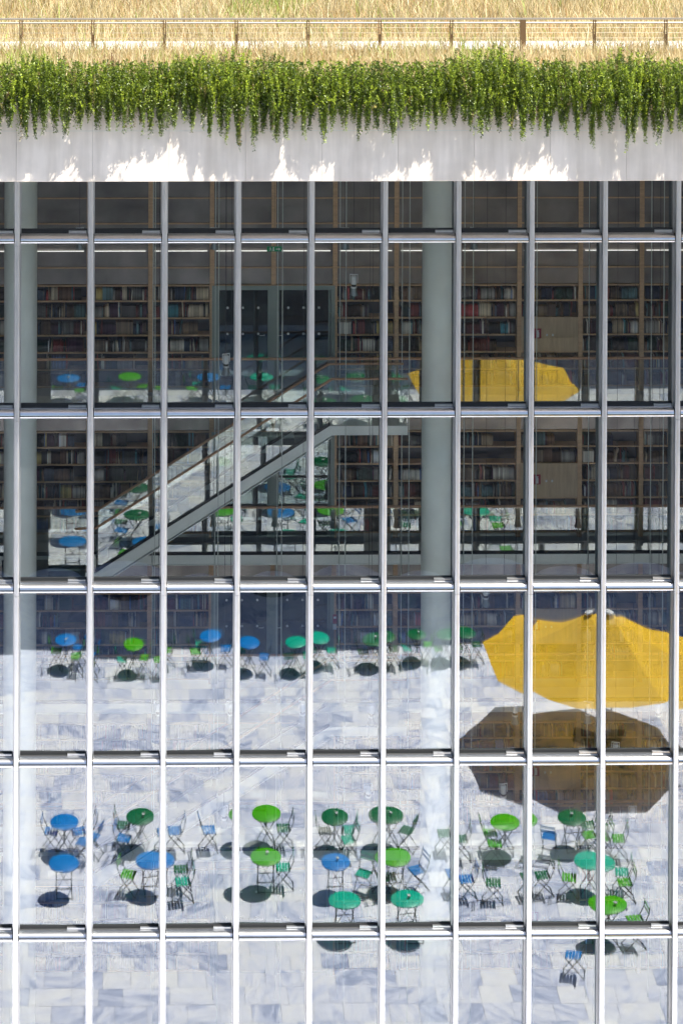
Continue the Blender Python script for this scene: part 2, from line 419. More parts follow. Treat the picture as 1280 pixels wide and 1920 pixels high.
# concrete roof edge, panel by panel
pj = at(31, 300, FY).x
pmw = 1.5
fp_me = MB().prism_x([(0.0, FZ0+0.012), (0.012, FZ0), (0.15, FZ0), (0.15, FZ1), (0.012, FZ1), (0.0, FZ1-0.012)], 0.0022, pmw-0.0022).mesh('concrete_panel', M['concrete'])
for i in range(-4, 14):
    obj('concrete_panel', fp_me, lib, (pj + i*pmw, FY, random.uniform(-0.002, 0.002)))
obj('coping', MB().box(XL, XR, FY+0.151, FY+0.6, FZ1-0.25, FZ1-0.02).mesh('coping', M['parapet']), lib)
# wire on stand-off knobs
wz = at(640, 245, FY-0.05).z
wire = thing('trellis_wire', 'thin steel wire stretched along the concrete roof edge on round studs', 'wire', (pj, FY, wz))
obj('cable', MB().tube([(-6, -0.05, 0), (20, -0.05, 0)], 0.004, 6).mesh('wire', M['rod']), wire)
knob_me = MB().tube([(0, 0.0, 0), (0, -0.06, 0)], 0.026, 12).mesh('stud', M['steel'])
for i in (5, 6, 8):
    obj('stud', knob_me, wire, (i*pmw, -0.002, 0.03))

# ------------------------------------------------------------------ galleries, balustrades
YG, YS = 10.1, 11.05
F1 = at(640, 1038, YG).z
FL = {'top': F1+HZ, 'upper': F1, 'middle': F1-HZ, 'lowest': F1-2*HZ, 'basement': F1-3*HZ}
panel_w = 1.5
gx0 = at(282, 700, YS).x
rod_me = MB().tube([(0,0,0), (0,0,1)], 0.012, 6).mesh('hanger_rod', M['rod'])
glass_me = MB().box(-panel_w/2+0.006, panel_w/2-0.006, -0.004, 0.004, 0.03, 1.05)
gl_me = bpy.data.meshes.new('glass_panel'); gl_me.from_pydata([(-panel_w/2+0.006,0,0.03),(panel_w/2-0.006,0,0.03),(panel_w/2-0.006,0,1.10),(-panel_w/2+0.006,0,1.10)], [], [(0,1,2,3)]); gl_me.materials.append(M['glass_rail'])
for nm, z in FL.items():
    if nm == 'basement': continue
    g = thing('gallery', f'{nm} library gallery with timber handrail and glass balustrade', 'gallery', (0, YG, z), 0, 'library galleries')
    obj('floor_slab', MB().box(XL, XR, 0.06, 0.72, -0.20, -0.002).mesh('floor_slab', M['interior']), g)
    obj('edge_beam', MB().box(XL, XR, -0.02, 0.059, -0.235, -0.02).mesh('edge_beam', M['beam']), g)
    obj('beam_flange', MB().box(XL, XR, -0.035, 0.05, -0.258, -0.237).mesh('beam_flange', M['beam']), g)
    obj('base_shoe', MB().box(XL, XR, -0.025, 0.04, -0.018, 0.05).mesh('base_shoe', M['dark']), g)
    obj('handrail', MB().tube([(XL, 0, 1.13), (XR, 0, 1.13)], 0.032, 10).mesh('handrail', M['rail']), g)
    for i in range(-5, 13):
        obj('glass_panel', gl_me, g, (gx0 + (i+0.5)*panel_w, 0, 0))
# hanger rods through all galleries
for i in range(-3, 11):
    x = at(287 + 116.6*i, 700, YG-0.1).x
    tag(obj('hanger_rod', rod_me, None, (x, YG-0.08, F1B), 0, (1,1,17.95-F1B)),
        f'pale steel hanger rod along the gallery edge, number {i+4} counted from the left', 'rod', 'gallery hanger rods')
    x2 = at(291 + 119*i, 700, 8.6).x
    tag(obj('hanger_rod', rod_me, None, (x2, 8.6, F1B), 0, (1,1,17.95-F1B)),
        f'pale steel rod hanging free in the atrium, number {i+4} counted from the left', 'rod', 'atrium hanger rods')

# ------------------------------------------------------------------ bookcases
BAY = 1.5
SH = [0.14, 0.56, 0.98, 1.40, 1.82, 2.24, 2.62, 3.06]
up_me = MB().box(0, 0.055, 0, 0.34, 0.0, 1.0).mesh('upright', M['oak'])
board_me = MB().box(0.057, BAY-0.057, 0.004, 0.32, -0.032, 0.0).mesh('shelf', M['oak'])
door_board_me = MB().box(0.057, BAY-0.057, 0.0, 0.10, -0.032, 0.0).mesh('shelf_edge', M['oak'])
back_me = MB().box(0.02, BAY-0.02, 0.325, 0.345, 0.0, 1.0).mesh('back_panel', M['backboard'])
satin_me = MB().box(0.058, BAY-0.058, 0.03, 0.06, 0.0, 1.0).mesh('satin_panel', M['satin'])
cabd_me = MB().box(0.0, 0.688, -0.002, 0.03, 0.003, 0.835).mesh('cabinet_door', M['oak_door'])
knob2 = MB().box(-0.02, 0.02, -0.02, -0.003, -0.025, 0.025).mesh('knob', M['white'])
mb_, N_, L__ = newmat('dim lamp strip'); N_['Principled BSDF'].inputs['Emission Color'].default_value = (1.0, 0.95, 0.88, 1); N_['Principled BSDF'].inputs['Emission Strength'].default_value = 0.55
strip3 = MB().box(0.10, BAY-0.12, -0.06, -0.03, -0.007, 0.007).mesh('lamp_strip', mb_)
PAL = [(0.055,0.025,0.015),(0.09,0.05,0.03),(0.16,0.10,0.055),(0.30,0.22,0.13),(0.45,0.38,0.26),(0.12,0.012,0.012),(0.20,0.02,0.02),
       (0.012,0.02,0.055),(0.02,0.045,0.09),(0.01,0.045,0.03),(0.02,0.02,0.02),(0.10,0.10,0.10),(0.25,0.24,0.22),(0.07,0.02,0.05),(0.5,0.48,0.42),
       (0.05,0.15,0.17),(0.13,0.06,0.03),(0.035,0.03,0.03)]
BRIGHT = [(0.45,0.02,0.03),(0.0,0.20,0.26),(0.62,0.6,0.55),(0.03,0.12,0.35),(0.40,0.30,0.05)]
CN = {'dark': 'dark', }
books = []          # (x, y, z, thickness, depth, height, lean, colour)
ORD = ['first','second','third','fourth','fifth','sixth','seventh','eighth','ninth','tenth','eleventh','twelfth','thirteenth','fourteenth','fifteenth']
bays = list(range(-4, 10))
def fill(x0, x1, z, hmax):
    x = x0 + random.uniform(0.0, 0.05)
    end = x1 - (random.uniform(0.1, 0.6) if random.random() < 0.22 else 0.01)
    while x < end - 0.05:
        series = random.random() < 0.22
        n = random.randint(4, 11) if series else 1
        c = random.choice(PAL) if random.random() > 0.06 else random.choice(BRIGHT)
        t0 = random.uniform(0.020, 0.045); h0 = random.uniform(0.21, 0.31); d0 = random.uniform(0.17, 0.22)
        lean = 0.0 if series or random.random() < 0.8 else random.uniform(-0.12, 0.16)
        for _ in range(n):
            t, h = (t0, h0) if series else (random.uniform(0.016, 0.05), random.uniform(0.19, hmax))
            h = min(h, hmax)
            if x + t > end: return
            j = random.uniform(0.9, 2.1); lum = 0.3*c[0]+0.59*c[1]+0.11*c[2]
            books.append((x, YS + random.uniform(0.03, 0.07), z, t-0.002, d0, h, lean, tuple(min(1, (a_*0.72+lum*0.28*w_)*j) for a_, w_ in zip(c, (1.2, 1.0, 0.8)))))
            x += t + abs(lean)*0.10
for nm, z in FL.items():
    for bi, b in enumerate(bays):
        if b in (1, 2): continue
        x0 = gx0 + b*BAY + 0.0
        top = 5.6 if nm == 'top' else HZ - 0.26
        g = thing('bookcase', f'oak bookcase on the {nm} gallery, {ORD[bi]} bay from the left', 'bookcase', (x0, YS, z), 0, 'bookcases along the galleries')
        obj('upright', up_me, g, (0,0,0), 0, (1,1,top)); obj('upright', up_me, g, (BAY-0.055,0,0), 0, (1,1,top))
        obj('back_panel', back_me, g, (0,0,0.05), 0, (1,1,2.5))
        sh = SH + ([4.14, 4.76, 5.3] if nm == 'top' else [])
        for s_ in sh: obj('shelf', board_me, g, (0,0,s_))
        obj('satin_panel', satin_me, g, (0,0,2.64), 0, (1,1,top-2.7))
        if nm == 'top': obj('lamp_strip', strip3, g, (0, 0, 3.47))
        cab = (b == 6)
        for si, s_ in enumerate(SH[:6]):
            if cab and si in (2, 3): continue
            if random.random() < 0.03: continue
            hm = SH[si+1] - s_ - 0.06
            fill(x0+0.06, x0+BAY-0.06, z+s_, min(hm, 0.33))
        if cab:
            c_ = thing('wall_cabinet', f'oak two door cabinet built into the bookcases of the {nm} gallery', 'cabinet', (x0+0.06, YS, z+0.982), 0, 'oak cabinets')
            for q in range(2):
                d_ = obj('cabinet_door', cabd_me, c_, (q*0.692, 0.0, 0))
                obj('knob', knob2, d_, (0.62 if q == 0 else 0.07, 0, 0.40))
# fire extinguisher signs
def ext_sign(p, label):
    g = thing('extinguisher_sign', label, 'sign', p, 0, 'extinguisher signs')
    obj('plate', MB().box(-0.085, 0.085, 0.0, 0.01, -0.12, 0.12).mesh('plate', M['sign_red']), g)
    ic = MB().box(-0.032, 0.032, -0.006, -0.001, -0.095, 0.03).box(-0.022, 0.022, -0.006, -0.001, 0.032, 0.052).box(-0.045, 0.03, -0.006, -0.001, 0.062, 0.078).box(-0.012, 0.012, -0.006, -0.001, 0.0521, 0.0619)
    obj('pictogram', ic.mesh('pictogram', M['white']), g)
for nm, z in FL.items():
    p = at(1007, 627, YS)
    ext_sign((p.x, YS-0.04, z + 1.43), f'dark red fire extinguisher sign on the {nm} gallery cabinet door')
p = at(628, 1163, YS-0.1)
g = thing('fire_sign', 'small red fire equipment sign on a bookcase post above a white plate', 'sign', (p.x, YS-0.03, p.z))
obj('plate', MB().box(-0.05, 0.05, 0, 0.01, -0.11, 0.11).mesh('plate', M['sign_red']), g)
obj('pictogram', MB().box(-0.03, 0.03, -0.005, -0.001, 0.01, 0.06).mesh('pictogram', M['white']), g)
obj('white_plate', MB().box(-0.045, 0.045, 0, 0.01, -0.26, -0.13).mesh('white_plate', M['white']), g)

# books: the 300 that show best are single objects, the rest one mass
def book_score(b):
    Z = b[1] + 58.2; px = 216 + b[0]*FPX/Z; py = -1130 + (33.8-b[2])*FPX/Z
    s = b[3]*b[5]
    if not (20 < px < 1270): s = 0
    if 640 < py < 780 or py > 1230 or 930 < py < 1110: s *= 0.15
    return s
order = sorted(range(len(books)), key=lambda i: -book_score(books[i]))
single = set(order[:300])
bk_me = MB().box(0, 1, 0, 1, 0, 1).mesh('book', M['book'])
def cname(c):
    r, g_, b_ = c; mx = max(c)
    if mx < 0.045: return 'near black'
    if r > 2.2*g_ and r > 2.2*b_: return 'red'
    if b_ > 1.5*r: return 'blue'
    if g_ > 1.3*r: return 'green'
    if mx > 0.33: return 'cream'
    if r > 1.25*b_: return 'brown'
    return 'grey'
def gname(z):
    return min(FL, key=lambda n: abs(z - FL[n] - 1.2))
for i in sorted(single):
    x, y_, z, t, d, h, ln, c = books[i]
    o = obj('book', bk_me, None, (x, y_, z), 0, (t, d, h)); o.rotation_euler = (0, ln, 0); o.color = (*c, 1)
    tag(o, f'{cname(c)} upright book on the {gname(z)} gallery bookshelves', 'book', f'{cname(c)} books on the {gname(z)} gallery')
V = []; F = []; CO = []
cube = [(0,0,0),(1,0,0),(1,1,0),(0,1,0),(0,0,1),(1,0,1),(1,1,1),(0,1,1)]
cf = [(0,3,2,1),(4,5,6,7),(0,1,5,4),(1,2,6,5),(2,3,7,6),(3,0,4,7)]
for i, (x, y_, z, t, d, h, ln, c) in enumerate(books):
    if i in single: continue
    n0 = len(V); s_, c_ = math.sin(ln), math.cos(ln)
    for (a_, b_, e_) in cube:
        V.append((x + a_*t*c_ + e_*h*s_, y_ + b_*d, z - a_*t*s_*(1 if ln<0 else 0) + e_*h*c_)); CO.append(c)
    F += [tuple(n0+q for q in f) for f in cf]
me = np_mesh('rows_of_books', np.array(V), np.array(F), np.array(CO), M['books'], 4)
o = obj('rows_of_books', me); o['kind'] = 'stuff'; o['label'] = 'rows of old cloth bound books filling the gallery bookshelves'; o['category'] = 'books'

# ------------------------------------------------------------------ glazed double doors in the bookcase wall
dx0 = gx0 + BAY
for nm, z in FL.items():
    g = thing('glazed_door', f'dark glazed double door with white dots on the {nm} gallery', 'door', (dx0, YS, z), 0, 'gallery doors')
    fr = MB().box(0.0, 0.10, -0.01, 0.2, 0, 2.6).box(2.9, 3.0, -0.01, 0.2, 0, 2.6).box(0.101, 2.899, -0.01, 0.2, 2.5, 2.6).box(1.40, 1.60, -0.008, 0.2, 0, 2.499)
    obj('door_frame', fr.mesh('door_frame', M['door_frame']), g)
    for q in range(2):
        xa, xb = (0.16, 1.36) if q == 0 else (1.64, 2.84)
        gm_ = bpy.data.meshes.new('door_leaf'); gm_.from_pydata([(xa,0.02,0.05),(xb,0.02,0.05),(xb,0.02,2.48),(xa,0.02,2.48)], [], [(0,1,2,3)]); gm_.materials.append(M['glass_door'])
        lf = obj('door_leaf', gm_, g)
        obj('leaf_frame', MB().box(xa-0.058, xa, 0.0, 0.06, 0.0, 2.499).box(xb, xb+0.038, 0.0, 0.06, 0.0, 2.499).mesh('leaf_frame', M['door_frame']), lf)
        dot = MB().tube([(0,0.012,0),(0,0.004,0)], 0.03, 10).mesh('dot', M['white'])
        for zz in (1.42, 2.06):
            for e_ in range(3): obj('dot', dot, lf, (xa + 0.22 + e_*0.375, 0, zz))
        hx = xb-0.08 if q == 0 else xa+0.08
        obj('handle', MB().tube([(hx,0.01,1.4),(hx,-0.05,1.4),(hx-0.12,-0.05,1.4)], 0.01, 6).mesh('handle', M['steel']), lf)
    obj('dark_void', MB().box(0.0, 3.0, 0.21, 0.5, 0, 2.6).mesh('dark_void', M['backboard']), g)  # solid block coloured dark for the unlit space behind the doors
    top = 5.6 if nm == 'top' else HZ - 0.26
    for q in range(2):
        o = obj('head_panel', satin_me, g, (q*BAY, 0, 2.64), 0, (1,1,top-2.7))
        for s_ in [2.62, 3.06] + ([4.14, 4.76, 5.3] if nm == 'top' else []): obj('shelf_edge', door_board_me, g, (q*BAY, 0, s_))
        if nm == 'top': obj('lamp_strip', strip3, g, (q*BAY, 0, 3.47))
        obj('upright', up_me, g, (q*BAY, 0, 2.602), 0, (1,0.9,top-2.602)); obj('upright', up_me, g, (q*BAY+BAY-0.055, 0, 2.602), 0, (1,0.9,top-2.602))

# ------------------------------------------------------------------ stairs
YN, YF = 8.95, 10.0
def flight(zoff, label):
    a_ = at(180, 1084, YN); b_ = at(622, 806, YN)
    c_ = at(764, 808, YN)
    xa, za, xb, zb = a_.x, a_.z+zoff, b_.x, b_.z+zoff
    g = thing('staircase', label, 'staircase', (xa, YN, za))
    dx, dz = xb-xa, zb-za
    W_ = YF-YN
    lx = c_.x - xa
    sl = dz/dx
    for yy in (0.0, W_):
        prof = MB()
        h = 0.26
        pts = [(-0.25, -h*0.6), (0.05, -h*0.6), (dx, dz-h*0.5), (lx, dz-h*0.5), (lx, dz+h*0.35), (dx-0.05, dz+h*0.35), (0, h*0.45), (-0.25, h*0.45)]
        n = len(pts)
        vs_ = [(x, yy, z) for x, z in pts] + [(x, yy+0.05, z) for x, z in pts]
        quads = [(0,1,6,7),(1,2,5,6),(2,3,4,5)]
        fs = quads + [tuple(i+n for i in q[::-1]) for q in quads] + [(i, i+n, (i+1) % n+n, (i+1) % n) for i in range(n)]
        prof.add(vs_, fs)
        obj('stringer', prof.mesh('stringer', M['beam']), g)
        obj('stringer_flange', MB().bar((0.05, yy+0.02, -h*0.6-0.04), (dx, yy+0.02, dz-h*0.5-0.04), 0.10, 0.015).mesh('stringer_flange', M['beam']), g)
        obj('base_shoe', MB().bar((0, yy+0.025, h*0.45+0.05), (dx-0.05, yy+0.025, dz+h*0.35+0.04), 0.06, 0.06).mesh('base_shoe', M['dark']), g)
        hr = [(-0.5, yy+0.025, 1.16), (0, yy+0.025, 1.18), (dx, yy+0.025, dz+1.20), (lx, yy+0.025, dz+1.20)]
        obj('handrail', MB().tube(hr, 0.03, 8).mesh('handrail', M['rail']), g)
        npn = 4
        for q in range(npn):
            x0, x1 = dx*q/npn+0.006, dx*(q+1)/npn-0.006
            gm_ = bpy.data.meshes.new('glass_panel'); gm_.from_pydata([(x0,yy+0.025,sl*x0+0.18),(x1,yy+0.025,sl*x1+0.18),(x1,yy+0.025,sl*x1+1.15),(x0,yy+0.025,sl*x0+1.15)], [], [(0,1,2,3)]); gm_.materials.append(M['glass_rail'])
            obj('glass_panel', gm_, g)
        gm_ = bpy.data.meshes.new('glass_panel'); gm_.from_pydata([(dx+0.006,yy+0.025,dz+0.1),(lx,yy+0.025,dz+0.1),(lx,yy+0.025,dz+1.17),(dx+0.006,yy+0.025,dz+1.17)], [], [(0,1,2,3)]); gm_.materials.append(M['glass_rail'])
        obj('glass_panel', gm_, g)
    n = 20
    tr = MB().box(0, 0.30, 0.051, W_-0.001, -0.04, 0.0).mesh('tread', M['fin'])
    for q in range(n):
        obj('tread', tr, g, (dx*q/n, 0, dz*(q+1)/n - 0.06))
    obj('landing', MB().box(dx, lx, 0.051, W_-0.001, dz-0.12, dz-0.02).mesh('landing', M['beam']), g)
    lw = 2.0
    obj('lower_landing', MB().box(-lw-0.25, -0.26, 0.0, W_+0.12, -0.16, -0.02).mesh('lower_landing', M['fin']), g)
    gm_ = bpy.data.meshes.new('glass_panel'); gm_.from_pydata([(-lw,0.025,0.0),(-0.1,0.025,0.0),(-0.1,0.025,1.15),(-lw,0.025,1.15)], [], [(0,1,2,3)]); gm_.materials.append(M['glass_rail'])
    obj('glass_panel', gm_, g)
flight(0.0, 'straight stair with pale stringers and glass sides rising to the top gallery')
flight(-2*HZ, 'lower straight stair rising to the middle gallery, faint behind mirrored paving')

# exit sign
p = at(514.5, 467, 5.0)
g = thing('exit_sign', 'green emergency exit sign with running figure and arrow', 'sign', (p.x, 5.0, p.z))
obj('plate', MB().box(-0.165, 0.165, 0, 0.03, -0.055, 0.055).mesh('plate', M['sign_green']), g)
run = MB().bar((-0.10,-0.004,0.035),(-0.085,-0.004,0.035),0.004,0.018).bar((-0.095,-0.004,0.022),(-0.085,-0.004,-0.008),0.004,0.016).bar((-0.085,-0.004,-0.008),(-0.065,-0.004,-0.02),0.004,0.009).bar((-0.065,-0.004,-0.02),(-0.06,-0.004,-0.04),0.004,0.009).bar((-0.085,-0.004,-0.008),(-0.115,-0.004,-0.038),0.004,0.009).bar((-0.094,-0.004,0.015),(-0.065,-0.004,0.005),0.004,0.007).bar((-0.094,-0.004,0.015),(-0.12,-0.004,0.0),0.004,0.007)
run.box(-0.035, -0.005, -0.004, -0.001, -0.042, 0.042)
obj('running_figure', run.mesh('running_figure', M['white']), g)
ar = MB().box(0.035, 0.09, -0.004, -0.001, -0.009, 0.009).add([(0.09,-0.004,-0.034),(0.135,-0.004,0),(0.09,-0.004,0.034),(0.09,-0.001,-0.034),(0.135,-0.001,0),(0.09,-0.001,0.034)], [(0,1,2),(5,4,3),(0,3,4,1),(1,4,5,2),(2,5,3,0)])
obj('arrow', ar.mesh('arrow', M['white']), g)
obj('hanger', MB().tube([(0,0.015,0.055),(0,0.015,17.95-p.z)], 0.004, 6).mesh('hanger', M['cable']), g)

# pendant lamps in the atrium
pend = [(424,684),(663,535),(910,1118),(965,1338),(835,1338),(1101,1336),(1233,1338),(1153,1412),(696,1340),(567,1336),(432,1336),(297,1336),
        (420,1532),(1185,1532),(1218,1637),(690,1490),(943,1490),(150,448),(402,448),(647,448),(888,448)]
bar_me = MB().box(-0.09, 0.09, -0.012, 0.012, 0.235, 0.252).box(-0.09,-0.078,-0.012,0.012,0.06,0.2345).box(0.078,0.09,-0.012,0.012,0.06,0.2345).mesh('yoke', M['white'])
body_me = MB().lathe([(0.058,0.03),(0.062,0.04),(0.062,0.19),(0.05,0.21)], 20).mesh('body', M['white'], True); smooth_by_angle(body_me, 35)
band_me = MB().lathe([(0.052,-0.02),(0.052,0.029)], 20).mesh('cooling_band', M['dark'])
coll_me = MB().lathe([(0.066,-0.055),(0.066,-0.021)], 20).mesh('collar', M['white'])
refl_me = MB().lathe([(0.054,-0.056),(0.062,-0.09),(0.095,-0.215),(0.090,-0.216),(0.058,-0.09),(0.05,-0.06)], 24).mesh('reflector', M['lampgrey'], True); smooth_by_angle(refl_me, 50)
cab_me = MB().tube([(0,0,0),(0,0,1)], 0.005, 6).mesh('cable', M['cable'])
lev = lambda y_: 'top' if y_ < 460 else 'high' if y_ < 900 else 'middle' if y_ < 1350 else 'low'
cnt = {}
for px, py in sorted(pend, key=lambda q: q[0]):
    lv = lev(py); cnt[lv] = cnt.get(lv, 0) + 1
    p = at(px, py, 4.6)
    g = thing('pendant_lamp', f'white cylinder pendant lamp with grey shade, {lv} tier, {ORD[cnt[lv]-1]} from the left', 'lamp', p, random.uniform(-0.5, 0.5), 'atrium pendant lamps')
    for n_, me_ in (('yoke', bar_me), ('body', body_me), ('cooling_band', band_me), ('collar', coll_me), ('reflector', refl_me)): obj(n_, me_, g)
    obj('cable', cab_me, g, (0,0,0.252), 0, (1,1,17.95-0.252-p.z))

# ------------------------------------------------------------------ cafe furniture on the plaza
TH, TR = 0.73, 0.395
top_me = MB().lathe([(0.0, TH-0.012), (TR-0.012, TH-0.012), (TR-0.010, TH-0.028), (TR, TH-0.026), (TR, TH-0.004), (TR-0.006, TH), (0.0, TH+0.001)], 40).mesh('table_top', M['blue'], True); smooth_by_angle(top_me, 35)
tleg = [MB().tube([(sx*0.24, s*0.20, 0), (-sx*0.24, s*0.20, TH-0.03)], 0.011, 6).mesh('leg', M['tube']) for s in (-1,1) for sx in (-1,1)]
tbrace = [MB().tube([(0.012*s_, -0.20*s_, 0.10), (0.012*s_, 0.20*s_, TH-0.05)], 0.006, 6).mesh('brace', M['tube']) for s_ in (-1, 1)]
tbar = [MB().tube([(x, -0.20, z), (x, 0.20, z)], 0.009, 6).mesh('crossbar', M['tube']) for x, z in ((0.2275, 0.02), (-0.2275, 0.02), (0.0, TH/2-0.016), (0.235, TH-0.04), (-0.235, TH-0.04))]
def table(px, py, colour, rot, phrase):
    p = plaza(px, py, TH)
    g = thing('cafe_table', phrase, 'table', (p.x, p.y, 0.002), rot, 'round cafe tables on the plaza')
    obj('table_top', top_me, g, mat=M[colour])
    for l in tleg: obj('leg', l, g)
    for b in tbar: obj('crossbar', b, g)
    for b in tbrace: obj('brace', b, g)
    return p
slats = MB()
for i in range(5): slats.box(-0.19, 0.19, -0.175+i*0.074, -0.175+i*0.074+0.055, 0.444, 0.454)
seat_me = slats.mesh('seat', M['blue'])
bs_me = MB().prism_x([(-0.009,-0.03),(0.0,-0.03),(0.004,0.03),(-0.005,0.03)], -0.19, 0.19).mesh('back_slat', M['blue'])
cleg = []
for sx in (-1, 1):
    cleg.append(MB().tube([(sx*0.20, 0.25, 0), (sx*0.20, -0.16, 0.47), (sx*0.20, -0.25, 0.66), (sx*0.20, -0.28, 0.83)], 0.0105, 6).mesh('leg', M['tube']))
    cleg.append(MB().tube([(sx*0.182, -0.27, 0), (sx*0.182, 0.18, 0.44)], 0.0105, 6).mesh('leg', M['tube']))
cbar = [MB().tube([(-0.2, y_, z), (0.2, y_, z)], 0.009, 6).mesh('stretcher', M['tube']) for y_, z in ((0.235, 0.02), (-0.255, 0.02), (0.18, 0.435), (-0.14, 0.435))]
nchair = 0
def chair(px, py, colour, face, label):       # face: degrees, 0 = looks to the right along the glass, 90 = looks at the glass
    p = plaza(px, py, 0.45)
    g = thing('folding_chair', label, 'chair', (p.x, p.y, 0.002), math.radians(face-90), 'slatted folding chairs on the plaza')
    obj('seat', seat_me, g, mat=M[colour])
    for y_, z in ((-0.266, 0.78), (-0.25, 0.68)): obj('back_slat', bs_me, g, (0, y_, z), mat=M[colour])
    for l in cleg: obj('leg', l, g)
    for b in cbar: obj('stretcher', b, g)
TB = [
 (114,1532,'blue',0.0,'blue round cafe table in the rear row, farthest left'),
 (268,1531,'emerald',0.2,'dark green round table in the rear row, second from left'),
 (473,1530,'green',-0.1,'bright green round table in the rear row, third from left'),
 (620,1531,'emerald',0.1,'dark green round table in the rear row, fourth from left'),
 (733,1530,'emerald',0.0,'dark green round table in the rear row beside the right column'),
 (955,1535,'green',0.15,'bright green round table in the rear row, right of the column'),
 (1065,1531,'emerald',1.4,'dark green round table in the rear row, farthest right'),
 (114,1612,'blue',1.5,'blue round cafe table in the middle row, farthest left, without chairs'),
 (290,1614,'blue',1.4,'blue round cafe table in the middle row, second from left'),
 (478,1611,'green',1.5,'bright green round table in the middle row, third from left'),
 (624,1616,'blue',1.5,'blue round cafe table in the middle row, fourth from left'),
 (746,1609,'green',1.5,'bright green round table in the middle row beside the right column'),
 (1104,1612,'teal',0.1,'turquoise round table in the middle row, farthest right'),
 (645,1690,'teal',1.5,'turquoise round table in the front row, farthest left'),
 (770,1688,'teal',1.5,'turquoise round table in the front row, second from left'),
 (1134,1694,'green',0.1,'bright green round table in the front row, farthest right'),
 (105,1198,'blue',0.0,'blue round table in the far row at the shade edge, farthest left'),
 (251,1193,'green',0.1,'bright green round table in the far row, second from left'),
 (437,1195,'blue',0.0,'blue round table in the far row, third from left'),
 (563,1194,'teal',0.0,'turquoise round table in the far row at the shade edge'),
 (700,1198,'emerald',0.0,'dark green round table in the far row, fifth from left'),
 (788,1191,'emerald',0.1,'dark green round table in the far row beside the right column'),
 (872,1193,'emerald',0.0,'dark green round table in the far row nearest the yellow parasol'),
]
tpos = [table(*t) for t in TB]
CH = [
 (84,1551,'blue',5,'blue chair left of the leftmost rear table'),
 (146,1550,'blue',170,'blue chair right of the leftmost rear table'),
 (158,1570,'blue',200,'blue chair in front and right of the leftmost rear table'),
 (230,1547,'emerald',0,'dark green chair left of the second rear table'),
 (231,1572,'blue',20,'blue chair in front and left of the second rear table'),
 (322,1561,'blue',180,'blue chair right of the second rear table'),
 (396,1560,'blue',-5,'blue chair standing alone between the second and third rear tables'),
 (512,1557,'emerald',175,'dark green chair right of the third rear table'),
 (596,1558,'emerald',0,'dark green chair left of the fourth rear table'),
 (652,1556,'teal',190,'turquoise chair right of the fourth rear table'),
 (654,1574,'teal',170,'turquoise chair in front and right of the fourth rear table'),
 (772,1560,'emerald',205,'dark green chair right of the rear table beside the column'),
 (858,1567,'emerald',185,'dark green chair behind the mullion right of the column'),
 (922,1555,'green',0,'bright green chair left of the rear table right of the column'),
 (932,1576,'green',8,'bright green chair before the rear table right of the column'),
 (1014,1567,'blue',-80,'blue chair seen from behind left of the rightmost rear table'),
 (1101,1546,'emerald',185,'dark green chair right of the rightmost rear table'),
 (1104,1565,'green',175,'bright green chair in front and right of the rightmost rear table'),
 (1141,1567,'green',185,'bright green chair far right of the rear row'),
 (241,1640,'green',15,'bright green chair left of the second middle table'),
 (337,1632,'emerald',180,'dark green chair right of the second middle table'),
 (341,1656,'teal',175,'turquoise chair in front and right of the second middle table'),
 (515,1631,'teal',185,'turquoise chair right of the third middle table'),
 (688,1639,'teal',120,'turquoise chair right of the fourth middle table'),
 (731,1645,'emerald',0,'dark green chair below the middle table beside the column'),
 (793,1634,'blue',165,'blue chair right of the middle table beside the column'),
 (872,1642,'blue',172,'blue chair just right of the column in the middle row'),
 (928,1650,'emerald',5,'dark green chair standing alone below the green rear table'),
 (1003,1640,'emerald',175,'dark green chair standing alone behind the mullion in the middle row'),
 (1060,1644,'green',5,'bright green chair left of the turquoise middle table'),
 (1152,1630,'teal',180,'turquoise chair right of the turquoise middle table'),
 (1160,1651,'green',175,'bright green chair in front and right of the turquoise middle table'),
 (1186,1727,'green',180,'bright green chair right of the rightmost front table'),
 (1077,1784,'blue',200,'blue chair alone at the very front near the glass'),
 (80,1221,'green',0,'bright green chair left of the leftmost far table'),
 (133,1230,'green',180,'bright green chair right of the leftmost far table'),
 (136,1214,'blue',190,'blue chair behind and right of the leftmost far table'),
 (219,1222,'teal',0,'turquoise chair left of the second far table'),
 (281,1218,'green',180,'bright green chair right of the second far table'),
 (322,1222,'green',175,'bright green chair alone between the second and third far tables'),
 (398,1224,'green',0,'bright green chair left of the third far table'),
 (412,1211,'teal',10,'turquoise chair behind the third far table'),
 (478,1221,'blue',180,'blue chair right of the third far table'),
 (544,1220,'teal',0,'turquoise chair left of the turquoise far table'),
 (596,1219,'teal',180,'turquoise chair right of the turquoise far table'),
 (675,1222,'emerald',0,'dark green chair left of the fifth far table'),
 (722,1222,'emerald',180,'dark green chair right of the fifth far table'),
 (759,1221,'teal',0,'turquoise chair left of the far table beside the column'),
 (820,1214,'green',180,'bright green chair right of the far table beside the column'),
 (902,1218,'emerald',180,'dark green chair right of the far table nearest the parasol'),
 (850,1222,'green',0,'bright green chair left of the far table nearest the parasol'),
]
for px, py, c_, f_, l_ in CH:
    chair(px, py, c_, f_ + random.uniform(-6, 6), l_.replace(' chair', ' slatted folding chair', 1))
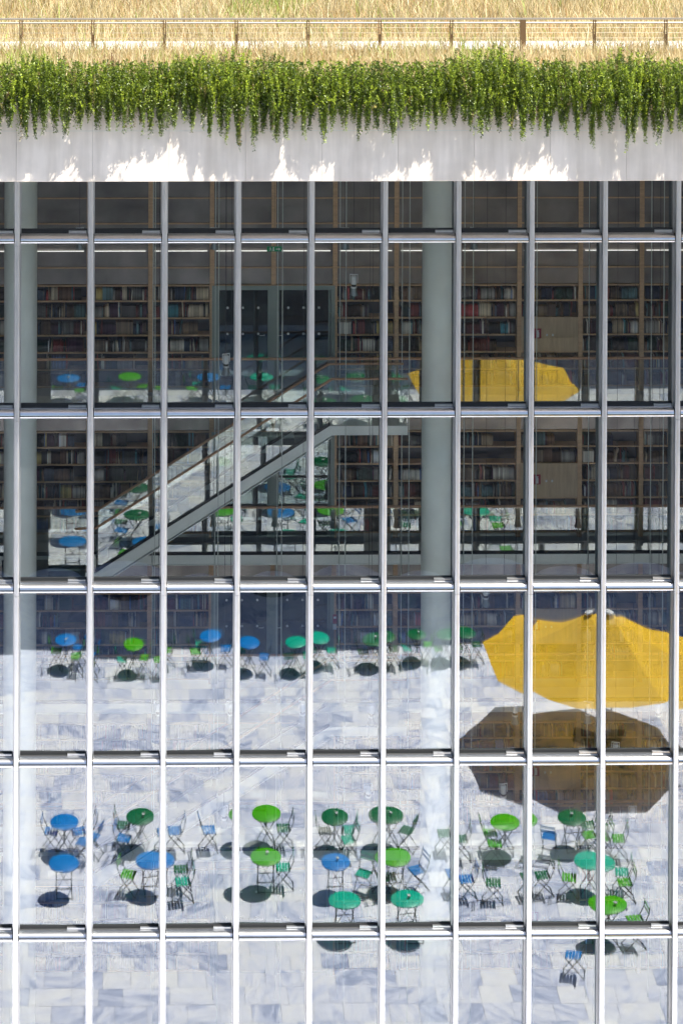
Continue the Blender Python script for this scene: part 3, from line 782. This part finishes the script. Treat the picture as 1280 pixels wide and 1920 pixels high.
# candle glasses on some tables
M['candle_glass'] = P('pressed glass', (0.75, 0.78, 0.76), 0.12, 0.0)
cup = MB().lathe([(0.0,0.0),(0.035,0.0),(0.045,0.07),(0.040,0.07),(0.031,0.012),(0.0,0.012)], 14).mesh('cup', M['candle_glass'], True)
wick = MB().lathe([(0.0,0.0122),(0.027,0.0122),(0.027,0.045),(0.0,0.045)], 12).mesh('candle', M['white'])
names = {1:'dark green second rear table',3:'dark green fourth rear table',4:'rear table beside the column',9:'green third middle table',10:'blue fourth middle table',14:'turquoise second front table',6:'rightmost rear table',16:'leftmost far table',20:'fifth far table',21:'far table beside the column',15:'rightmost front table'}
for i, nme in names.items():
    p = tpos[i]
    g = thing('candle_glass', f'small clear candle glass standing on the {nme}', 'candle', (p.x + random.uniform(0.0,0.12), p.y + random.uniform(-0.1,0.1), TH+0.0035), 0, 'candle glasses on the cafe tables')
    obj('cup', cup, g); obj('candle', wick, g)

# parasol
def parasol(px, py, R, rot, label):
    hz, ap = 2.15, 1.22
    p = plaza(px, py, hz)
    g = thing('parasol', label, 'parasol', (p.x, p.y, 0.002), rot, 'yellow parasols on the plaza')
    n = 8; NS = 8
    vs_ = []; fs = []
    for j in range(NS+1):
        t = j/NS
        for k in range(n*6):
            a_ = 2*math.pi*k/(n*6); sec = (a_ % (2*math.pi/n)) - math.pi/n
            rr = R*t*math.cos(math.pi/n)/math.cos(sec)
            sag = 0.10*t*(1-abs(sec)/(math.pi/n))
            z = hz + ap*(1-t) - sag*0.9 - 0.12*math.sin(math.pi*t)
            rr *= 1 - 0.015*t*(1-abs(sec)/(math.pi/n))
            vs_.append((rr*math.cos(a_), rr*math.sin(a_), z))
    K = n*6
    for j in range(NS):
        for k in range(K):
            fs.append((j*K+k, j*K+(k+1) % K, (j+1)*K+(k+1) % K, (j+1)*K+k))
    cm = bpy.data.meshes.new('canopy'); cm.from_pydata(vs_, [], fs); cm.materials.append(M['canvas'])
    cm.polygons.foreach_set('use_smooth', [True]*len(fs)); smooth_by_angle(cm, 12)
    obj('canopy', cm, g)
    obj('pole', MB().tube([(0,0,0.08),(0,0,hz+ap+0.02)], 0.035, 12).mesh('pole', M['white']), g)
    obj('finial', MB().lathe([(0.0,hz+ap-0.02),(0.14,hz+ap-0.02),(0.13,hz+ap+0.03),(0.05,hz+ap+0.06),(0.0,hz+ap+0.07)], 20).mesh('finial', M['white']), g)
    for k in range(n):
        a_ = 2*math.pi*k/n
        obj('rib', MB().tube([(0.04*math.cos(a_),0.04*math.sin(a_),hz+ap-0.06),(0.5*R*math.cos(a_),0.5*R*math.sin(a_),hz+ap*0.5-0.17),(R*0.985*math.cos(a_),R*0.985*math.sin(a_),hz-0.03)], 0.012, 6).mesh('rib', M['steel']), g)
    obj('base', MB().box(-0.45,0.45,-0.45,0.45,0.0,0.08).mesh('base', M['lampgrey']), g)
parasol(1124, 1238, 2.80, math.radians(107), 'large yellow octagonal parasol mirrored in the right hand panes')

# ------------------------------------------------------------------ roof garden
rg = MB().add([(-14,FY+0.61,20.0),(26,FY+0.61,20.0),(26,1.0,20.0),(-14,1.0,20.0),(26,2.3,19.98),(-14,2.3,19.98),(26,60,25.0),(-14,60,25.0)], [(0,1,2,3),(3,2,4,5),(5,4,6,7)])
struct('roof_garden_ground', rg.mesh('roof_garden_ground', M['soil']))
path = MB().box(-14, 26, 1.75, 2.55, 19.9, 20.04)
struct('roof_path', path.mesh('roof_path', M['parapet']))
# railing
YR = 1.5
rz = at(640, 35, YR).z - 20.0
xr0 = at(40, 70, YR).x
rl = thing('roof_railing', 'bronze post railing with pale twin rails and wires in the dry grass', 'railing', (xr0, YR, 20.0))
obj('top_rail', MB().box(-6, 18.5, -0.02, 0.02, rz-0.02, rz+0.012).mesh('top_rail', M['rail_top']), rl)
obj('second_rail', MB().tube([(-6,-0.01,rz-0.085),(18.5,-0.01,rz-0.085)], 0.019, 8).mesh('second_rail', M['rail_top']), rl)
wr = MB().tube([(-6,0,0),(18.5,0,0)], 0.0035, 5).mesh('wire', M['rail_top'])
for q in range(5): obj('wire', wr, rl, (0, 0, rz-0.19-q*0.11))
post_me = MB().box(-0.034,-0.014,-0.03,0.03,0,rz-0.021).box(0.014,0.034,-0.03,0.03,0,rz-0.021).box(-0.0139,0.0139,-0.02,0.02,0.1,rz-0.33).mesh('post', M['bronze'])
tp = MB().box(-0.06,0.06,-0.035,0.035,0,rz-0.0215).mesh('thick_post', M['bronze'])
pitch = at(1247, 70, YR).x - at(40, 70, YR).x; pitch /= 9
for i in range(-3, 13):
    obj('post', tp if i == 7 else post_me, rl, (i*pitch, 0.0006*(i % 2), 0))

# dry meadow grass (uncountable)
def vnoise(x, y, s, seed):
    r = np.random.default_rng(seed); g = r.random((96, 96))
    xs = (x*s) % 95; ys = (y*s) % 95
    i = np.floor(xs).astype(int); j = np.floor(ys).astype(int); u = xs-i; v = ys-j
    u = u*u*(3-2*u); v = v*v*(3-2*v)
    return g[i,j]*(1-u)*(1-v)+g[i+1,j]*u*(1-v)+g[i,j+1]*(1-u)*v+g[i+1,j+1]*u*v
def grass(n, x0, x1, y0, y1, hmin, hmax, wid):
    x = RNG.uniform(x0, x1, n); y_ = RNG.uniform(y0, y1, n)
    z = np.where(y_ > 2.3, 19.98 + (y_-2.3)*5.02/57.7, 20.0)
    cl = vnoise(x+50, y_+50, 1.1, 3); gr = vnoise(x+20, y_+80, 0.55, 9)*0.7 + vnoise(x+20, y_+80, 2.0, 10)*0.3
    h = RNG.uniform(hmin, hmax, n)*(0.45+0.6*cl+0.35*vnoise(x+10, y_+33, 3.7, 12)); sd = RNG.random(n) < 0.3
    a_ = RNG.uniform(0, 2*np.pi, n); ln = RNG.uniform(0.05, 0.8, n)*h
    dx, dy = np.cos(a_)*ln, np.sin(a_)*ln
    pa = RNG.uniform(0, np.pi, n); wx, wy = np.cos(pa)*wid, np.sin(pa)*wid*0.6
    P0 = np.stack([x-wx, y_-wy, z], 1); P1 = np.stack([x+wx, y_+wy, z], 1)
    P2 = np.stack([x+dx*0.35+wx*.8, y_+dy*0.35+wy*.8, z+h*0.6], 1); P3 = np.stack([x+dx*0.35-wx*.8, y_+dy*0.35-wy*.8, z+h*0.6], 1)
    P4 = np.stack([x+dx, y_+dy, z+h], 1); hw = np.where(sd, 1.7, 0.7)[:,None]; mid_ = (P2+P3)/2; P2 = mid_+(P2-mid_)*hw; P3 = mid_+(P3-mid_)*hw
    V = np.stack([P0,P1,P2,P3,P4], 1).reshape(-1, 3)
    b = (np.arange(n)*5)[:, None]
    F = np.concatenate([b+np.array([[0,1,2]]), b+np.array([[0,2,3]]), b+np.array([[3,2,4]])], 0)
    straw = np.array([0.44,0.33,0.14]); pale = np.array([0.63,0.55,0.34]); rust = np.array([0.52,0.30,0.13]); green = np.array([0.28,0.36,0.07])
    r = RNG.random((n,1)); c = straw*(1-r) + pale*r
    k = (RNG.random(n) < 0.07); c[k] = rust
    gp = np.clip((gr-0.50)*2.4, 0.05, 0.55); k = RNG.random(n) < gp; c[k] = green*RNG.uniform(0.7,1.4,(k.sum(),1))
    c *= RNG.uniform(0.8, 1.12, (n,1))
    return V, F, np.repeat(c, 5, 0)
parts = [grass(52000, -4.5, 15.5, 2.45, 9.0, 0.30, 0.62, 0.007), grass(16000, -4.5, 15.5, 0.2, 1.75, 0.20, 0.46, 0.006), grass(9000, -4.5, 15.5, -1.3, 0.2, 0.18, 0.42, 0.006),
         grass(16000, -12, 24, 9.0, 40.0, 0.35, 0.7, 0.02)]
VV = []; FF = []; CC = []; off = 0
for v_, f_, c_ in parts:
    VV.append(v_); FF.append(f_+off); CC.append(c_); off += len(v_)
o = obj('meadow_grass', np_mesh('meadow_grass', np.concatenate(VV), np.concatenate(FF), np.concatenate(CC), M['straw'], 3))
o['kind'] = 'stuff'; o['label'] = 'dry golden meadow grass on the roof garden'; o['category'] = 'grass'

# trailing evergreen mat hanging over the roof edge (uncountable)
def leaves(P_, D, Ln, Wd, col, n):
    rv = RNG.normal(size=(n,3)); S = np.cross(D, rv); S /= np.linalg.norm(S, axis=1)[:,None]+1e-9
    a = P_; t = P_ + D*Ln[:,None]; mid = P_ + D*(Ln*0.45)[:,None]
    V = np.stack([a, mid+S*Wd[:,None], t, mid-S*Wd[:,None]], 1).reshape(-1,3)
    b = (np.arange(n)*4)[:,None]
    return V, b+np.array([[0,1,2,3]]), np.repeat(col, 4, 0)
def foliage():
    Ps = []; Ds = []; Cs = []; Ls = []
    ns = 10500
    x0 = RNG.uniform(-4.6, 15.6, ns)
    # clumps: strands gather towards clump centres so that bare concrete shows between
    cl = np.arange(-4.9, 15.9, 0.17); cl = cl + RNG.normal(0, 0.045, len(cl)); rl_ = np.clip(0.10 + 0.62*vnoise(cl+30, cl*0+3, 0.8, 21)*(0.35+RNG.random(len(cl))) + 0.18*RNG.random(len(cl)), 0.07, 0.80); pr_ = vnoise(cl+90, cl*0+6, 0.9, 51)*0.6+vnoise(cl+90, cl*0+6, 2.6, 52)*0.4; ro_ = 0.16 + np.clip((pr_-0.25)*1.3, 0.0, 0.6)*RNG.uniform(0.5, 0.85, len(cl))
    ni = np.argmin(np.abs(x0[:,None]-cl[None,:]), 1); nearest = cl[ni]
    ll = rl_[ni]
    hang = RNG.random(ns) < 0.55
    for i in range(ns):
        x = x0[i]
        if hang[i]:
            L = ll[i]*RNG.uniform(0.35, 1.1)
            out = max(0.03, ro_[ni[i]] + RNG.normal(0, 0.05))
            y0 = FY + RNG.uniform(-0.02, 0.35); z0 = 20.1 + RNG.uniform(0.05, 0.6)
            n1 = 6; n2 = max(4, int(L/0.055))
            pts = []
            for j in range(n1):
                t = j/(n1-1); pts.append((x, y0 + (FY-out-y0)*t, z0 + 0.10*math.sin(math.pi*t) - 0.25*t*t))
            bx, by, bz = pts[-1]
            sw = (nearest[i]-x)*RNG.uniform(0.5, 1.0) + RNG.normal(0, 0.02)
            for j in range(1, n2+1):
                t = j/n2; pts.append((bx + sw*t + RNG.normal(0,0.006), by + 0.22*out*t + RNG.normal(0,0.008), bz - (L+0.1)*t))
            tip = True
        else:
            y0 = FY + RNG.uniform(-0.20-0.75*max(0.0, min(0.5, pr_[ni[i]]-0.2)), 0.70); hgt = RNG.uniform(0.22, 0.80)*(0.35+1.0*vnoise(np.array([x+60]), np.array([4.0]), 1.3, 31)[0]+0.35*vnoise(np.array([x+60]), np.array([9.0]), 4.5, 32)[0])
            z0 = 20.0 if y0 > FY else RNG.uniform(19.72, 20.05)
            n2 = max(5, int(hgt/0.045))
            lx, ly = RNG.normal(0, 0.10), RNG.normal(-0.10, 0.12)
            pts = [(x + lx*(j/n2)**1.5, y0 + ly*(j/n2)**1.5, z0 + hgt*j/n2*(1-0.15*j/n2)) for j in range(n2+1)]
        pts = np.array(pts)
        seg = np.diff(pts, axis=0); 
        per = 7
        m_ = len(seg)*per
        idx = np.repeat(np.arange(len(seg)), per); tt = RNG.random((m_,1))
        pp = pts[idx] + seg[idx]*tt
        d = seg[idx]/(np.linalg.norm(seg[idx],axis=1)[:,None]+1e-9)
        rd = RNG.normal(size=(m_,3)); rd -= d*(rd*d).sum(1)[:,None]; rd /= np.linalg.norm(rd,axis=1)[:,None]+1e-9
        dd = d*0.55 + rd*0.85; dd /= np.linalg.norm(dd,axis=1)[:,None]
        frac = (idx/len(seg))[:,None]
        g1 = np.array([0.075,0.135,0.010]); g2 = np.array([0.42,0.49,0.03]); g3 = np.array([0.012,0.028,0.006])
        mixr = RNG.random((m_,1))
        yellow_mix = 1.0 if not hang[i] else 0.55  # hanging strands take less of the yellow-green
        c = g1*(1-mixr) + (g2*yellow_mix + g1*(1-yellow_mix))*mixr
        if RNG.random() < 0.38: c = c*0.3+g3*0.7  # near-black strands paint in the shaded gaps of the mat
        if RNG.random() < 0.03: c = c*0.3 + np.array([0.24,0.15,0.07])*0.7
        Ps.append(pp); Ds.append(dd); Cs.append(c*RNG.uniform(0.75,1.25)); Ls.append(RNG.uniform(0.025,0.055,m_))
    P_ = np.concatenate(Ps); D = np.concatenate(Ds); c = np.concatenate(Cs); L = np.concatenate(Ls)
    return leaves(P_, D, L, L*0.19, c, len(P_))
v_, f_, c_ = foliage()
o = obj('trailing_foliage', np_mesh('trailing_foliage', v_, f_, c_, M['leaf'], 4))
o['kind'] = 'stuff'; o['label'] = 'green trailing evergreen spilling over the concrete roof edge'; o['category'] = 'foliage'

# single shrubs and sprigs standing out of the mat
def shrub(px, py, h, spread, n, name, label, leafy):
    p = at(px, py, FY+0.75); z0 = 20.0
    g = thing(name, label, 'shrub', (p.x, FY+0.75, z0), 0)
    mb = MB(); P_ = []; D = []; 
    rs = random.Random(int(px))
    for q in range(n):
        a_ = rs.uniform(0, 6.28); s = rs.uniform(0, spread); hh = h*rs.uniform(0.75, 1.3)
        pts = [(s*0.3*math.cos(a_), s*0.3*math.sin(a_), 0), (s*0.7*math.cos(a_), s*0.7*math.sin(a_), hh*0.55), (s*math.cos(a_+0.3), s*math.sin(a_+0.3), hh)]
        mb.tube(pts, 0.008, 5, 0.003)
        for e_ in range(40 if leafy else 12):
            t = rs.uniform(0.15, 1.0); k = 0 if t < 0.55 else 1
            A, B = Vector(pts[k]), Vector(pts[k+1]); tt = (t/0.55 if k == 0 else (t-0.55)/0.45)
            P_.append(A.lerp(B, tt)); d_ = Vector((rs.gauss(0,1), rs.gauss(0,1), rs.uniform(0.2,1.4))).normalized(); D.append(d_)
    obj('stems', mb.mesh('stems', M['twig']), g)
    n_ = len(P_); L = RNG.uniform(0.03, 0.06, n_) if leafy else RNG.uniform(0.015, 0.035, n_)
    col = (np.array([0.09,0.17,0.02]) if leafy else np.array([0.26,0.13,0.06]))*RNG.uniform(0.6,1.5,(n_,1))
    v_, f_, c_ = leaves(np.array(P_), np.array(D), L, L*0.22, col, n_)
    obj('leaves', np_mesh('leaves', v_, f_, c_, M['leaf'], 4), g)
shrub(212, 110, 0.62, 0.34, 34, 'dry_shrub', 'reddish dry twiggy shrub standing in the green mat below the railing', False)
shrub(115, 115, 0.62, 0.16, 7, 'green_sprig', 'upright dark green sprig left of the dry reddish shrub', True)
shrub(268, 115, 0.58, 0.12, 5, 'green_sprig', 'upright dark green sprig right of the dry reddish shrub', True)
shrub(1053, 115, 0.72, 0.10, 4, 'green_sprig', 'tall thin green sprig near the right end of the mat', True)
shrub(1160, 115, 0.74, 0.14, 6, 'green_sprig', 'tallest upright green sprig farthest right on the mat', True)
shrub(1115, 112, 0.55, 0.30, 20, 'dry_shrub', 'small rust coloured dry shrub between the right hand sprigs', False)
